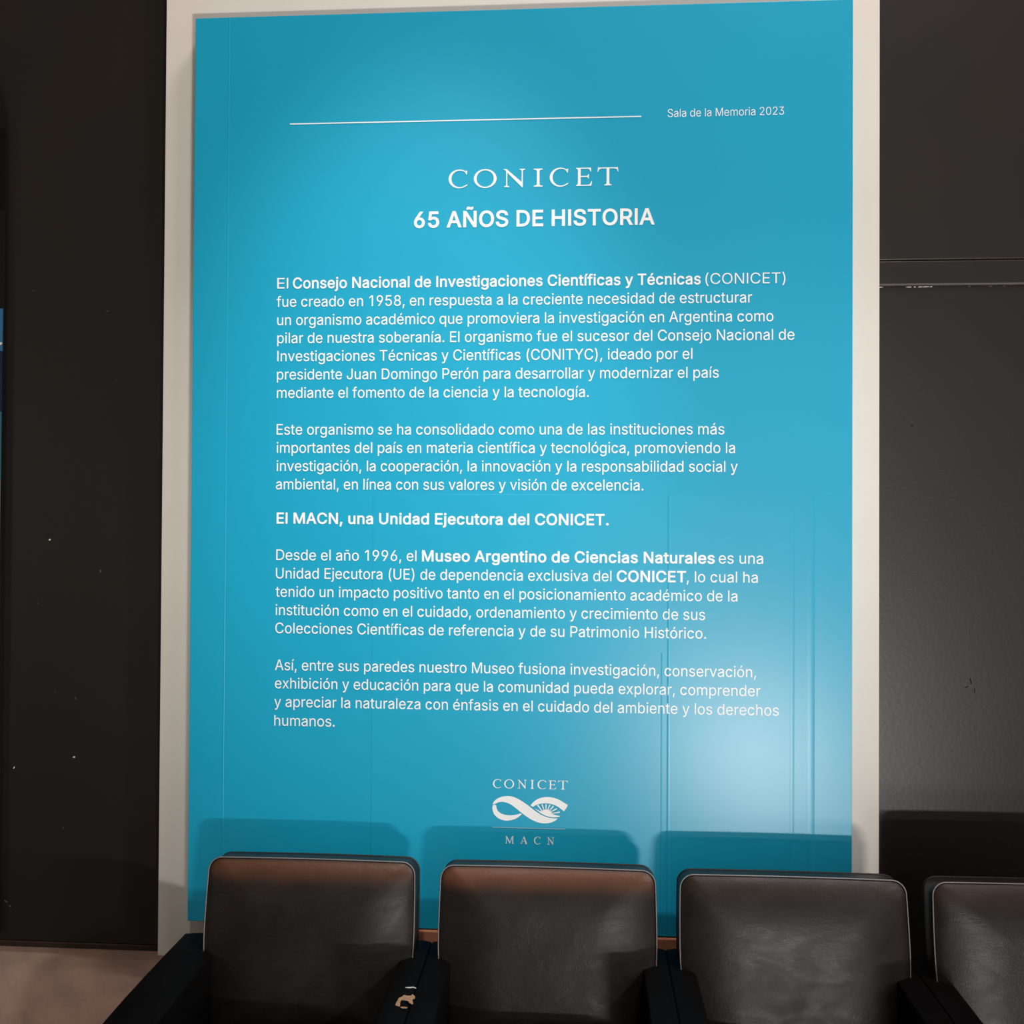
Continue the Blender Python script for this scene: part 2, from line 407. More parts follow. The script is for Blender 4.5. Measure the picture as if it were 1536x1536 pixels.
# ------------------------------------------------------------------ lettering
GLYPHS = json.loads(r'''{"(":[273,[89,207,90,244,94,283,101,324,109,364,119,403,132,441,145,477,160,510,177,539,236,539,219,503,204,466,191,428,179,390,169,351,161,313,156,276,152,241,151,207,152,176,155,145,160,115,167,83,188,16,202,-19,218,-57,236,-96,177,-96,150,-46,128,4,111,55,99,106,92,156]],")":[273,[37,-96,56,-56,72,-18,86,18,97,52,106,85,113,116,118,147,121,177,122,207,121,241,117,276,112,313,104,351,94,390,82,428,69,466,54,503,37,539,97,539,113,510,128,477,142,441,154,403,164,364,173,323,179,283,183,244,184,207,182,156,174,104,161,53,144,3,123,-47,97,-96]],",":[188,[38,-119,68,71,137,71,84,-119]],".":[188,[83,-3,73,1,63,9,55,18,51,29,51,53,55,64,63,73,73,81,83,85,95,87,107,85,118,81,128,73,135,64,140,53,140,29,135,18,128,9,118,1,107,-3]],"0":[453,[227,-7,191,-3,158,7,130,24,105,48,85,77,69,113,57,155,50,202,48,254,50,306,57,353,69,395,85,431,106,461,130,484,159,502,191,512,227,516,262,512,295,502,323,484,348,461,368,431,384,395,396,353,403,306,405,254,403,202,396,155,384,113,368,77,348,48,323,24,295,7,263,-3],[227,50,250,52,271,60,290,74,306,92,320,116,330,144,338,176,342,213,344,254,342,295,338,332,330,365,320,393,306,416,290,435,271,449,250,457,227,460,203,457,182,449,163,435,147,416,134,393,123,365,115,332,111,295,109,254,111,213,115,176,123,144,134,116,147,92,163,74,182,60,203,52]],"1":[400,[276,509,276,0,212,0,212,448,209,448,86,358,86,427,198,509]],"2":[453,[64,0,64,47,234,229,282,282,311,327,316,341,319,356,320,371,319,389,315,405,308,419,298,431,287,441,273,449,258,455,224,460,205,458,188,454,172,447,159,438,148,427,139,413,132,398,128,381,127,362,66,362,68,391,75,418,86,442,102,464,121,482,143,496,168,507,196,513,225,516,254,513,281,507,306,497,328,482,346,465,361,445,372,423,379,398,381,372,380,354,377,336,371,318,363,299,351,280,336,259,317,235,294,209,267,180,153,60,153,57,389,57,389,0]],"3":[453,[218,-7,188,-5,159,1,133,10,108,22,88,38,70,57,57,79,48,104,44,132,109,132,112,115,118,100,126,87,137,76,150,66,165,59,182,54,200,51,219,50,239,51,258,55,275,61,291,69,304,80,315,93,323,108,328,125,329,145,328,163,323,180,316,196,306,211,292,223,275,234,254,241,229,246,201,248,157,248,157,299,288,448,288,452,70,452,70,509,372,509,372,461,211,278,211,289,247,290,279,286,308,276,333,262,354,244,371,222,383,198,391,173,393,145,390,116,383,90,370,66,354,45,333,27,309,12,281,2,251,-5]],"5":[453,[221,-7,192,-5,165,1,140,11,118,25,99,41,83,60,71,82,63,105,60,130,122,130,125,115,130,102,138,89,148,78,160,68,173,60,188,54,204,51,221,50,241,51,259,56,276,64,291,75,304,89,314,104,322,122,326,141,328,162,326,183,321,203,314,221,303,237,290,251,275,262,257,270,238,275,218,277,201,276,184,273,167,268,152,262,139,255,128,246,67,253,96,509,366,509,366,452,151,452,134,301,148,311,178,325,194,330,212,333,229,334,252,332,274,328,294,321,313,311,330,299,345,285,358,269,370,251,379,231,386,210,390,187,391,163,388,132,381,102,369,76,352,52,332,32,309,15,282,3,253,-4]],"6":[453,[226,-7,196,-4,168,3,142,15,119,31,100,51,84,74,73,101,66,130,64,162,65,187,71,212,80,239,93,268,112,302,137,340,252,509,322,509,151,261,145,261,184,302,208,311,235,314,265,312,291,305,316,295,337,280,355,262,370,240,380,215,387,187,389,157,387,127,379,98,368,73,352,50,333,30,310,14,284,3,257,-4],[226,48,245,50,263,55,279,63,293,73,304,86,314,101,322,119,326,137,327,157,326,178,322,196,314,213,304,228,293,241,279,251,263,259,245,264,226,265,207,264,190,259,174,252,160,241,148,229,138,214,131,197,126,179,125,158,126,138,131,119,138,102,148,86,160,73,174,63,190,55,207,50]],"8":[453,[226,-7,193,-5,163,1,136,11,111,25,91,42,74,62,62,84,54,109,52,135,53,156,58,176,65,195,75,212,87,228,101,241,117,252,134,260,153,265,153,267,129,276,109,289,93,308,80,330,73,354,70,380,73,405,79,429,90,450,106,469,124,485,146,498,170,508,197,514,226,516,255,514,282,508,306,498,328,485,346,469,361,450,373,429,379,405,382,380,379,354,372,330,359,308,343,289,323,276,300,267,300,265,319,260,335,252,351,241,365,228,377,212,387,195,395,176,399,156,401,135,398,109,391,84,378,62,362,42,341,25,317,11,289,1,259,-5],[226,49,248,50,267,54,285,60,300,69,313,79,323,91,331,106,335,121,337,139,335,157,330,173,322,189,312,202,283,223,265,230,247,234,226,235,206,234,187,230,169,223,140,202,130,189,122,173,117,157,115,139,117,121,121,106,129,91,139,79,152,69,167,60,185,54,205,50],[226,290,244,291,260,294,274,300,287,308,298,318,307,330,314,344,318,359,319,376,318,392,314,407,308,420,299,432,288,442,275,449,260,455,244,459,226,460,208,459,192,455,177,449,164,442,153,432,138,407,134,392,133,376,134,359,138,344,145,330,154,318,165,308,178,300,193,294,209,291]],"9":[453,[226,516,256,513,285,506,310,494,333,478,352,458,368,434,380,408,387,378,389,347,387,322,382,296,373,270,359,240,340,207,315,168,200,0,130,0,301,248,307,248,268,207,232,195,218,195,188,197,161,203,137,214,116,229,98,247,83,269,72,294,66,321,64,352,66,382,73,411,85,436,101,459,120,479,143,494,168,506,196,513],[226,460,207,459,190,454,174,446,160,435,148,423,138,407,131,390,127,372,125,352,127,331,131,313,138,295,148,280,160,268,174,257,190,250,207,245,226,243,245,245,263,249,279,257,293,267,305,280,314,295,322,312,326,330,327,350,326,371,322,390,314,407,305,422,293,435,279,446,263,454,245,459]],"A":[480,[16,0,201,509,276,509,463,0,395,0,287,302,232,478,245,478,233,437,222,402,213,371,191,302,85,0],[110,142,110,199,370,199,370,142]],"C":[510,[267,-7,225,-3,186,7,150,25,119,49,92,79,70,115,53,157,44,203,40,254,44,305,53,352,70,393,92,429,119,459,150,484,186,501,225,512,267,516,293,514,317,511,340,504,362,496,383,485,402,471,419,456,435,438,448,418,459,397,467,373,473,348,408,348,404,365,389,395,380,407,344,437,330,444,300,453,267,456,237,453,209,445,184,432,161,414,141,391,125,364,113,332,106,295,103,254,106,213,113,177,125,145,141,117,161,94,184,76,210,63,237,56,267,53,300,56,330,65,344,72,369,90,389,114,397,128,404,144,408,160,473,160,467,135,459,112,448,91,435,71,420,53,402,38,383,24,363,13,341,5,317,-2,293,-6]],"D":[502,[219,0,96,0,96,57,215,57,254,60,288,68,318,81,343,99,363,122,379,149,390,181,397,216,399,255,397,294,390,329,379,361,364,388,344,410,320,428,291,441,258,449,221,452,93,452,93,509,225,509,273,505,315,495,353,478,385,455,412,426,433,391,449,351,458,306,462,255,458,205,449,159,433,119,411,83,384,54,351,31,312,14,268,3],[125,509,125,0,60,0,60,509]],"E":[419,[60,0,60,509,372,509,372,452,125,452,125,286,355,286,355,229,125,229,125,57,375,57,375,0]],"H":[517,[60,0,60,509,125,509,125,289,392,289,392,509,457,509,457,0,392,0,392,232,125,232,125,0]],"I":[182,[59,0,59,509,123,509,123,0]],"J":[396,[185,-7,143,-2,106,11,75,33,52,63,38,100,33,145,33,173,98,173,98,145,100,117,108,93,122,74,139,61,160,53,185,50,209,53,230,61,248,74,261,93,269,117,272,145,272,509,336,509,336,145,332,100,318,63,294,33,263,11,227,-2]],"M":[628,[60,0,60,509,152,509,277,187,322,49,307,49,352,187,476,509,568,509,568,0,504,0,507,457,513,457,456,291,342,0,286,0,170,291,112,457,119,457,122,0]],"N":[523,[60,0,60,509,136,509,343,183,388,107,414,55,405,54,399,509,463,509,463,0,387,0,202,290,108,452,119,454,125,0]],"O":[533,[267,-7,225,-3,186,7,150,25,119,49,92,79,70,115,53,157,44,203,40,254,44,305,53,352,70,393,92,429,119,459,150,484,186,501,225,512,267,516,309,512,348,501,384,484,415,459,442,429,464,393,480,352,490,305,493,254,490,203,480,157,464,115,442,79,415,49,384,25,348,7,309,-3],[267,53,296,55,324,63,349,76,372,94,392,116,408,144,420,176,428,213,430,254,428,295,420,332,408,365,392,392,372,415,349,433,324,446,296,453,267,456,237,453,210,445,184,433,161,415,142,392,125,364,113,332,106,295,103,254,106,213,113,176,125,144,142,117,161,94,184,76,210,63,237,55]],"P":[445,[60,0,60,509,235,509,272,506,305,499,332,487,356,471,375,452,390,430,400,404,407,377,409,348,407,318,400,291,390,265,375,243,356,223,332,207,305,195,272,188,235,186,109,186,109,242,233,242,257,244,279,248,297,256,312,266,324,279,333,294,339,310,343,328,344,348,343,367,339,385,333,402,324,416,312,428,297,439,279,446,257,451,232,452,125,452,125,0]],"R":[449,[60,0,60,509,236,509,273,506,305,500,333,489,356,473,376,455,390,433,401,408,407,381,409,352,407,323,401,296,390,271,376,250,356,232,333,217,305,206,273,200,236,198,96,198,96,255,234,255,258,256,280,260,298,267,313,276,325,287,334,300,340,316,344,333,345,352,344,371,340,389,334,405,325,419,313,430,298,440,279,446,258,451,233,452,125,452,125,0],[353,0,230,229,303,229,428,0]],"S":[447,[224,-9,188,-7,156,-1,128,9,102,23,81,40,64,60,51,83,42,109,38,137,104,137,108,118,114,102,123,88,136,76,150,66,166,59,185,53,204,50,224,49,246,50,267,54,286,60,303,69,317,79,329,92,338,106,344,122,346,139,344,154,340,168,332,179,322,189,296,205,184,239,145,253,112,269,86,289,67,313,56,341,52,372,54,400,62,425,75,448,92,468,113,484,138,498,165,508,195,514,227,516,259,514,289,508,316,498,340,484,360,468,377,449,390,427,398,403,401,378,337,378,332,402,320,421,302,437,280,449,254,456,225,459,185,454,167,448,152,440,139,430,129,418,121,405,117,391,115,376,117,359,122,345,131,334,142,324,155,315,312,264,344,248,359,238,384,213,395,198,402,180,407,161,408,139,406,112,399,87,386,64,370,43,349,25,323,11,294,0,261,-7]],"T":[449,[32,452,32,509,417,509,417,452,257,452,257,0,193,0,193,452]],"U":[517,[259,-8,220,-6,186,2,154,15,126,33,103,55,85,80,71,108,63,140,60,173,60,509,124,509,124,178,126,155,132,133,141,113,153,95,169,80,187,68,208,59,232,53,259,52,285,53,309,59,331,68,349,80,364,95,377,113,385,133,391,155,393,178,393,509,457,509,457,173,454,140,446,108,433,80,414,55,391,33,363,15,332,2,297,-6]],"Y":[472,[203,0,203,208,16,509,91,509,192,344,203,327,250,230,224,230,233,254,242,275,280,344,381,509,455,509,268,208,268,0]],"a":[389,[160,-9,137,-7,115,-3,94,5,76,15,60,29,48,45,38,63,32,84,30,108,32,128,36,146,43,161,53,174,64,184,78,193,92,200,125,211,275,272,272,285,267,297,260,307,240,322,227,327,212,330,196,331,178,330,163,327,100,274,41,291,51,313,64,331,79,346,95,358,114,368,133,375,153,380,173,383,208,384,255,375,271,369,300,350,312,336,322,320,330,301,335,278,337,251,337,0,277,0,277,52,272,52,242,16,215,1,199,-4,181,-7],[170,45,192,47,211,51,228,59,242,68,254,80,263,93,270,108,274,122,276,138,276,190,134,159,112,147,103,139,97,130,93,118,96,82,109,64,119,57,142,48]],"b":[424,[229,-8,208,-7,189,-3,172,4,147,21,118,59,112,59,112,0,53,0,53,509,114,509,114,319,118,319,137,346,171,373,188,379,207,383,229,384,259,382,287,374,313,361,335,342,354,320,370,293,381,261,388,227,390,189,388,151,381,116,370,84,355,57,336,34,313,16,288,3,260,-6],[220,47,242,49,262,55,279,66,294,80,306,97,316,117,323,139,327,163,328,189,327,215,323,239,316,261,307,281,295,298,280,311,262,322,243,328,220,330,198,328,178,322,161,312,147,299,134,282,125,263,118,241,114,216,113,189,114,162,118,138,125,115,135,95,147,78,162,65,179,55,198,49]],"c":[396,[207,-8,174,-5,144,3,117,16,93,35,72,58,56,85,44,116,37,150,34,187,37,225,44,260,56,291,72,318,93,341,117,360,144,374,174,382,207,384,226,384,260,377,305,356,330,335,349,308,362,277,303,262,207,330,184,328,163,321,145,310,130,296,118,278,108,258,102,236,98,212,96,187,98,163,102,139,108,117,118,97,130,80,145,66,163,55,184,49,207,46,304,117,363,102,350,70,331,43,306,21,292,12,261,-1,244,-5]],"d":[424,[195,-8,165,-6,137,3,111,16,89,34,70,57,55,84,43,116,36,151,34,189,36,227,43,261,55,293,70,320,89,342,112,361,137,374,165,382,196,384,218,383,237,379,253,373,267,364,306,319,311,319,311,509,372,509,372,0,313,0,313,59,307,59,266,12,252,4,236,-3,217,-7],[205,47,226,49,246,55,263,65,278,78,290,95,299,115,306,138,310,162,312,189,310,216,306,241,300,263,290,282,278,299,263,312,246,322,227,328,205,330,182,328,162,322,145,311,130,298,118,281,108,261,102,239,98,215,96,189,98,163,102,139,109,117,118,97,130,80,145,66,162,55,182,49]],"e":[404,[212,-8,177,-5,145,3,117,16,92,35,72,58,56,85,44,116,37,150,34,187,36,224,44,258,55,290,71,317,91,340,115,359,142,373,172,382,205,384,226,383,246,380,266,374,285,366,303,355,319,341,334,324,347,305,357,282,365,256,370,227,371,169,75,169,75,221,338,221,310,202,308,226,304,248,298,269,288,286,277,301,263,314,246,323,227,328,205,330,183,328,164,323,146,313,131,301,119,286,109,270,102,251,97,231,96,211,96,178,98,151,102,127,110,106,121,88,135,73,151,61,169,53,190,48,212,46,241,49,294,82,306,105,365,91,358,72,348,55,335,39,320,26,302,14,283,4,261,-3,237,-7]],"f":[254,[228,379,228,327,6,327,6,379],[81,0,81,432,82,452,87,470,96,486,107,499,120,510,135,519,152,525,169,529,243,521,227,468,178,472,164,468,154,460,147,449,143,435,142,419,142,0]],"g":[425,[207,-151,180,-149,156,-146,134,-140,114,-132,97,-122,82,-110,59,-84,51,-69,101,-41,142,-82,154,-88,169,-93,187,-96,207,-97,236,-95,261,-87,282,-75,298,-58,308,-34,311,-6,311,68,306,68,287,41,266,23,252,16,236,10,217,6,195,5,165,7,138,14,113,27,90,43,71,65,55,90,43,120,36,154,34,191,36,229,43,263,55,293,71,320,90,342,112,361,138,374,166,382,196,384,218,383,237,379,253,373,267,365,279,356,308,319,313,319,313,379,372,379,372,-9,370,-40,363,-67,350,-90,334,-109,314,-124,291,-136,265,-144,237,-149],[205,59,227,61,246,66,264,75,278,87,290,103,300,121,307,142,311,166,312,193,311,219,307,242,300,264,291,283,279,299,264,312,247,322,227,328,205,330,182,328,163,322,145,312,130,298,118,282,109,262,102,241,98,218,96,193,98,167,102,144,109,123,118,104,131,88,145,76,163,66,183,61]],"h":[410,[114,227,114,0,53,0,53,509,114,509,114,287,102,287,116,319,132,344,152,362,175,374,200,382,227,384,252,383,275,377,295,369,313,356,328,340,341,321,350,298,355,271,357,240,357,0,296,0,296,235,293,263,286,286,273,304,256,318,235,326,210,329,192,328,176,324,161,317,147,308,136,297,126,283,119,266,115,248]],"i":[167,[53,0,53,379,114,379,114,0],[73,444,63,448,47,463,43,472,41,483,47,504,54,512,84,524,114,512,121,504,125,494,125,472,121,463,105,448,95,444]],"j":[167,[53,379,114,379,114,-30,112,-52,108,-72,102,-90,92,-106,80,-119,65,-129,47,-137,27,-141,4,-143,-10,-143,-10,-87,18,-85,31,-80,40,-72,47,-61,51,-46,53,-29],[72,444,62,448,53,455,42,472,42,494,53,512,83,524,95,522,114,512,125,494,125,472,114,455,105,448,95,444]],"k":[381,[110,137,110,212,121,212,284,379,360,379,184,199,177,199],[53,0,53,509,114,509,114,0],[294,0,148,186,191,229,372,0]],"l":[167,[53,0,53,509,114,509,114,0]],"m":[610,[53,0,53,379,112,379,112,295,108,295,114,314,122,331,132,346,144,358,158,368,172,376,187,382,203,385,219,386,245,383,268,375,287,361,303,342,314,320,321,295,312,295,318,312,326,329,337,343,350,356,364,366,381,375,398,381,417,385,437,386,458,385,478,380,497,372,514,361,529,346,541,328,550,307,555,283,557,255,557,0,496,0,496,254,493,279,485,298,473,313,456,323,438,329,419,330,402,329,387,326,374,320,363,312,353,302,345,290,336,263,335,247,335,0,274,0,274,260,272,280,265,297,253,311,238,322,220,328,199,330,185,329,171,326,158,320,145,312,135,302,126,289,119,274,115,257,114,238,114,0]],"n":[410,[114,227,114,0,53,0,53,379,112,379,112,287,102,287,116,319,132,344,152,362,175,374,200,382,227,384,252,383,275,377,295,369,313,356,328,340,341,321,350,298,355,271,357,240,357,0,296,0,296,235,293,263,286,286,273,304,256,318,235,326,210,329,192,328,176,324,161,317,147,308,136,297,126,283,119,266,115,248]],"o":[415,[207,-8,174,-5,144,3,117,16,93,35,72,58,56,85,44,116,37,150,34,187,37,225,44,260,56,291,72,318,93,341,117,360,144,374,174,382,207,384,241,382,271,374,299,360,323,341,343,318,359,291,371,260,379,225,381,187,379,150,371,116,359,85,343,58,323,35,299,16,271,3,241,-5],[207,46,231,49,252,55,270,66,285,80,298,97,307,117,314,139,318,163,319,187,318,212,314,236,307,258,298,278,285,296,270,310,252,321,231,328,207,330,184,328,163,321,145,310,130,296,118,278,108,258,102,236,98,212,96,187,98,163,102,139,108,117,118,97,130,80,145,66,163,55,184,49]],"p":[424,[53,-143,53,379,112,379,112,319,118,319,137,346,171,373,188,379,207,383,229,384,259,382,287,374,313,361,335,342,354,320,370,293,381,261,388,227,390,189,388,151,381,116,370,84,355,57,336,34,313,16,288,3,260,-6,229,-8,208,-7,189,-3,173,4,159,12,147,21,118,59,114,59,114,-143],[220,47,242,49,262,55,279,66,294,80,306,97,316,117,323,139,327,163,328,189,327,215,323,239,316,261,307,281,295,298,280,311,262,322,243,328,220,330,198,328,178,322,161,312,147,299,134,282,125,263,118,241,114,216,113,189,114,162,118,138,125,115,135,95,147,78,162,65,179,55,198,49]],"q":[424,[372,-143,311,-143,311,59,306,59,266,12,252,4,236,-3,217,-7,195,-8,165,-6,137,3,111,16,89,34,70,57,55,84,43,116,36,151,34,189,36,227,43,261,55,293,70,320,89,342,112,361,137,374,165,382,196,384,218,383,237,379,253,373,267,364,307,319,313,319,313,379,372,379],[205,47,226,49,246,55,263,65,278,78,290,95,299,115,306,138,310,162,312,189,310,216,306,241,300,263,290,282,278,299,263,312,246,322,227,328,205,330,182,328,162,322,145,311,130,298,118,281,108,261,102,239,98,215,96,189,98,163,102,139,109,117,118,97,130,80,145,66,162,55,182,49]],"r":[259,[53,0,53,379,112,379,112,321,115,321,124,339,137,354,152,367,171,377,191,383,243,384,243,322,174,321,159,315,146,306,135,296,126,284,119,269,115,254,114,237,114,0]],"s":[365,[182,-8,157,-7,133,-3,112,3,93,12,76,24,62,38,50,54,41,73,36,94,94,107,101,87,111,72,124,60,141,52,160,47,181,45,206,47,227,53,244,62,258,74,265,88,268,103,266,115,262,126,254,136,243,144,229,150,212,155,149,170,118,180,92,192,72,208,58,227,50,249,47,274,49,295,55,314,65,332,79,347,95,360,115,370,137,378,161,383,187,384,212,383,234,379,254,372,271,363,286,352,299,339,318,308,324,290,268,277,262,291,254,304,243,316,228,325,210,331,187,333,166,331,147,326,131,317,119,305,111,292,109,277,110,264,115,253,124,243,136,235,172,223,229,209,261,200,287,187,306,171,320,153,328,131,331,107,329,85,323,65,312,47,298,31,281,18,260,6,236,-2,210,-7]],"t":[227,[204,379,204,327,6,327,6,379],[65,471,126,471,126,98,127,83,130,70,136,61,144,55,156,51,202,54,213,2,138,-1,113,7,92,21,77,41,68,64,65,93]],"u":[410,[182,-5,158,-3,135,2,115,11,97,23,82,39,69,59,60,82,54,109,53,139,53,379,114,379,114,144,116,117,124,94,137,75,154,61,175,53,200,50,218,51,234,55,249,62,263,71,274,83,283,97,290,113,295,132,296,153,296,379,357,379,357,0,298,0,298,92,307,92,294,60,277,35,257,17,234,5,209,-3]],"v":[389,[163,0,17,379,84,379,165,155,199,42,206,21,184,21,191,42,209,110,224,155,305,379,371,379,226,0]],"x":[379,[21,0,171,218,171,171,29,379,100,379,170,270,207,206,175,206,211,270,233,306,282,379,352,379,209,169,209,214,358,0,287,0,173,182,205,182,195,167,91,0]],"y":[389,[47,-139,61,-86,138,-64,145,-51,151,-36,163,-1,17,379,84,379,165,155,187,87,199,42,206,21,184,21,224,155,305,379,371,379,204,-58,196,-77,187,-93,177,-107,165,-119,153,-128,139,-136,125,-141,109,-144]],"z":[380,[42,0,42,46,254,320,254,323,48,323,48,379,333,379,333,331,126,60,126,56,339,56,339,0]],"Ñ":[523,[60,0,60,509,136,509,343,183,388,107,414,55,405,54,399,509,463,509,463,0,387,0,202,290,108,452,119,454,125,0],[163,582,170,625,200,652,235,648,275,625,305,618,318,645,361,645,352,600,322,575,285,578,245,600,220,608,207,582]],"á":[389,[160,-9,137,-7,115,-3,94,5,76,15,60,29,48,45,38,63,32,84,30,108,32,128,36,146,43,161,53,174,64,184,78,193,92,200,125,211,275,272,272,285,267,297,260,307,240,322,227,327,212,330,196,331,178,330,163,327,100,274,41,291,51,313,64,331,79,346,95,358,114,368,133,375,153,380,173,383,208,384,255,375,271,369,300,350,312,336,322,320,330,301,335,278,337,251,337,0,277,0,277,52,272,52,242,16,215,1,199,-4,181,-7],[170,45,192,47,211,51,228,59,242,68,254,80,263,93,270,108,274,122,276,138,276,190,134,159,112,147,103,139,97,130,93,118,96,82,109,64,119,57,142,48],[162,429,210,529,278,529,212,429]],"é":[404,[212,-8,177,-5,145,3,117,16,92,35,72,58,56,85,44,116,37,150,34,187,36,224,44,258,55,290,71,317,91,340,115,359,142,373,172,382,205,384,226,383,246,380,266,374,285,366,303,355,319,341,334,324,347,305,357,282,365,256,370,227,371,169,75,169,75,221,338,221,310,202,308,226,304,248,298,269,288,286,277,301,263,314,246,323,227,328,205,330,183,328,164,323,146,313,131,301,119,286,109,270,102,251,97,231,96,211,96,178,98,151,102,127,110,106,121,88,135,73,151,61,169,53,190,48,212,46,241,49,294,82,306,105,365,91,358,72,348,55,335,39,320,26,302,14,283,4,261,-3,237,-7],[177,429,225,529,293,529,227,429]],"í":[167,[53,0,53,379,114,379,114,0],[57,429,104,529,173,529,107,429]],"ñ":[410,[114,227,114,0,53,0,53,379,112,379,112,287,102,287,116,319,132,344,152,362,175,374,200,382,227,384,252,383,275,377,295,369,313,356,328,340,341,321,350,298,355,271,357,240,357,0,296,0,296,235,293,263,286,286,273,304,256,318,235,326,210,329,192,328,176,324,161,317,147,308,136,297,126,283,119,266,115,248],[121,450,127,487,152,510,182,506,216,487,242,481,253,504,289,504,282,466,256,444,225,447,191,466,169,472,158,450]],"ó":[415,[207,-8,174,-5,144,3,117,16,93,35,72,58,56,85,44,116,37,150,34,187,37,225,44,260,56,291,72,318,93,341,117,360,144,374,174,382,207,384,241,382,271,374,299,360,323,341,343,318,359,291,371,260,379,225,381,187,379,150,371,116,359,85,343,58,323,35,299,16,271,3,241,-5],[207,46,231,49,252,55,270,66,285,80,298,97,307,117,314,139,318,163,319,187,318,212,314,236,307,258,298,278,285,296,270,310,252,321,231,328,207,330,184,328,163,321,145,310,130,296,118,278,108,258,102,236,98,212,96,187,98,163,102,139,108,117,118,97,130,80,145,66,163,55,184,49],[181,429,228,529,297,529,231,429]]," ":[188]}''')


def offset_loop(pts, d):
    n = len(pts)
    out = []
    for i in range(n):
        p0, p1, p2 = Vector(pts[i - 1]), Vector(pts[i]), Vector(pts[(i + 1) % n])
        a = (p1 - p0).normalized()
        b = (p2 - p1).normalized()
        na, nb = Vector((-a.y, a.x)), Vector((-b.y, b.x))
        s = na + nb
        if s.length < 0.2:
            s = nb
        s.normalize()
        k = max(0.45, s.dot(nb))
        out.append(tuple(p1 + s * (d / k)))
    return out


def wind(p, loops):
    w = 0
    x, y = p
    for L in loops:
        for i in range(len(L)):
            x0, y0 = L[i - 1]
            x1, y1 = L[i]
            if (y0 <= y) != (y1 <= y):
                t = (y - y0) / (y1 - y0)
                if x0 + t * (x1 - x0) > x:
                    w += 1 if y1 > y0 else -1
    return w


CACHE = {}
WEIGHT = {-1: -3.0, 0: 1.5, 1: 13.0, 2: 16.5}


def glyph(ch, w):
    key = (ch, w)
    if key not in CACHE:
        loops = []
        for flat in GLYPHS[ch][1:]:
            pts = list(zip(flat[0::2], flat[1::2]))
            loops.append(offset_loop(pts, WEIGHT[w]))
        vs, es = [], []
        for L in loops:
            o = len(vs)
            vs += [Vector(p) for p in L]
            es += [(o + i, o + (i + 1) % len(L)) for i in range(len(L))]
        if vs:
            v2, _, f2, _, _, _ = delaunay_2d_cdt(vs, es, [], 0, 0.01)
            fs = []
            for f in f2:
                c = sum((v2[i] for i in f), Vector((0, 0))) / len(f)
                if wind(c, loops) != 0:
                    fs.append(tuple(f))
            CACHE[key] = ([tuple(v) for v in v2], fs)
        else:
            CACHE[key] = ([], [])
    return CACHE[key]


TY = -0.0011    # the print lies just on the vinyl


def print_mesh(name, verts, faces, m=M_print, parent=None, label=None):
    me = bpy.data.meshes.new(name)
    me.from_pydata(verts, [], faces)
    me.update()
    return link(name, me, m, parent or poster, label=label)


def text_line(text, w, x0, x1, z, cap, name='text_line', label=None, by_word=False):
    size = cap / 0.5095
    pen, items = 0.0, []
    extra = WEIGHT[w] * 0.9
    for ch in text:
        if ch != ' ':
            items.append((ch, pen))
        pen += GLYPHS[ch][0] + (extra if ch != ' ' else 0)
    lo, hi = 1e9, -1e9
    for ch, p in items:
        xs = [v[0] for v in glyph(ch, w)[0]]
        lo, hi = min(lo, p + min(xs)), max(hi, p + max(xs))
    sx = (x1 - x0) / (hi - lo)
    groups, k = [[]], 0
    for ch in text:
        if ch == ' ':
            if by_word:
                groups.append([])
        else:
            groups[-1].append(items[k])
            k += 1
    for g in groups:
        V, Fc = [], []
        for ch, p in g:
            gv, gf = glyph(ch, w)
            o = len(V)
            for (a, b) in gv:
                V.append((x0 + (p + a - lo) * sx - PX0, TY, z + b * size / 1000 - PZ0))
            Fc += [tuple(o + i for i in f) for f in gf]
        print_mesh(name, V, Fc, label=label)


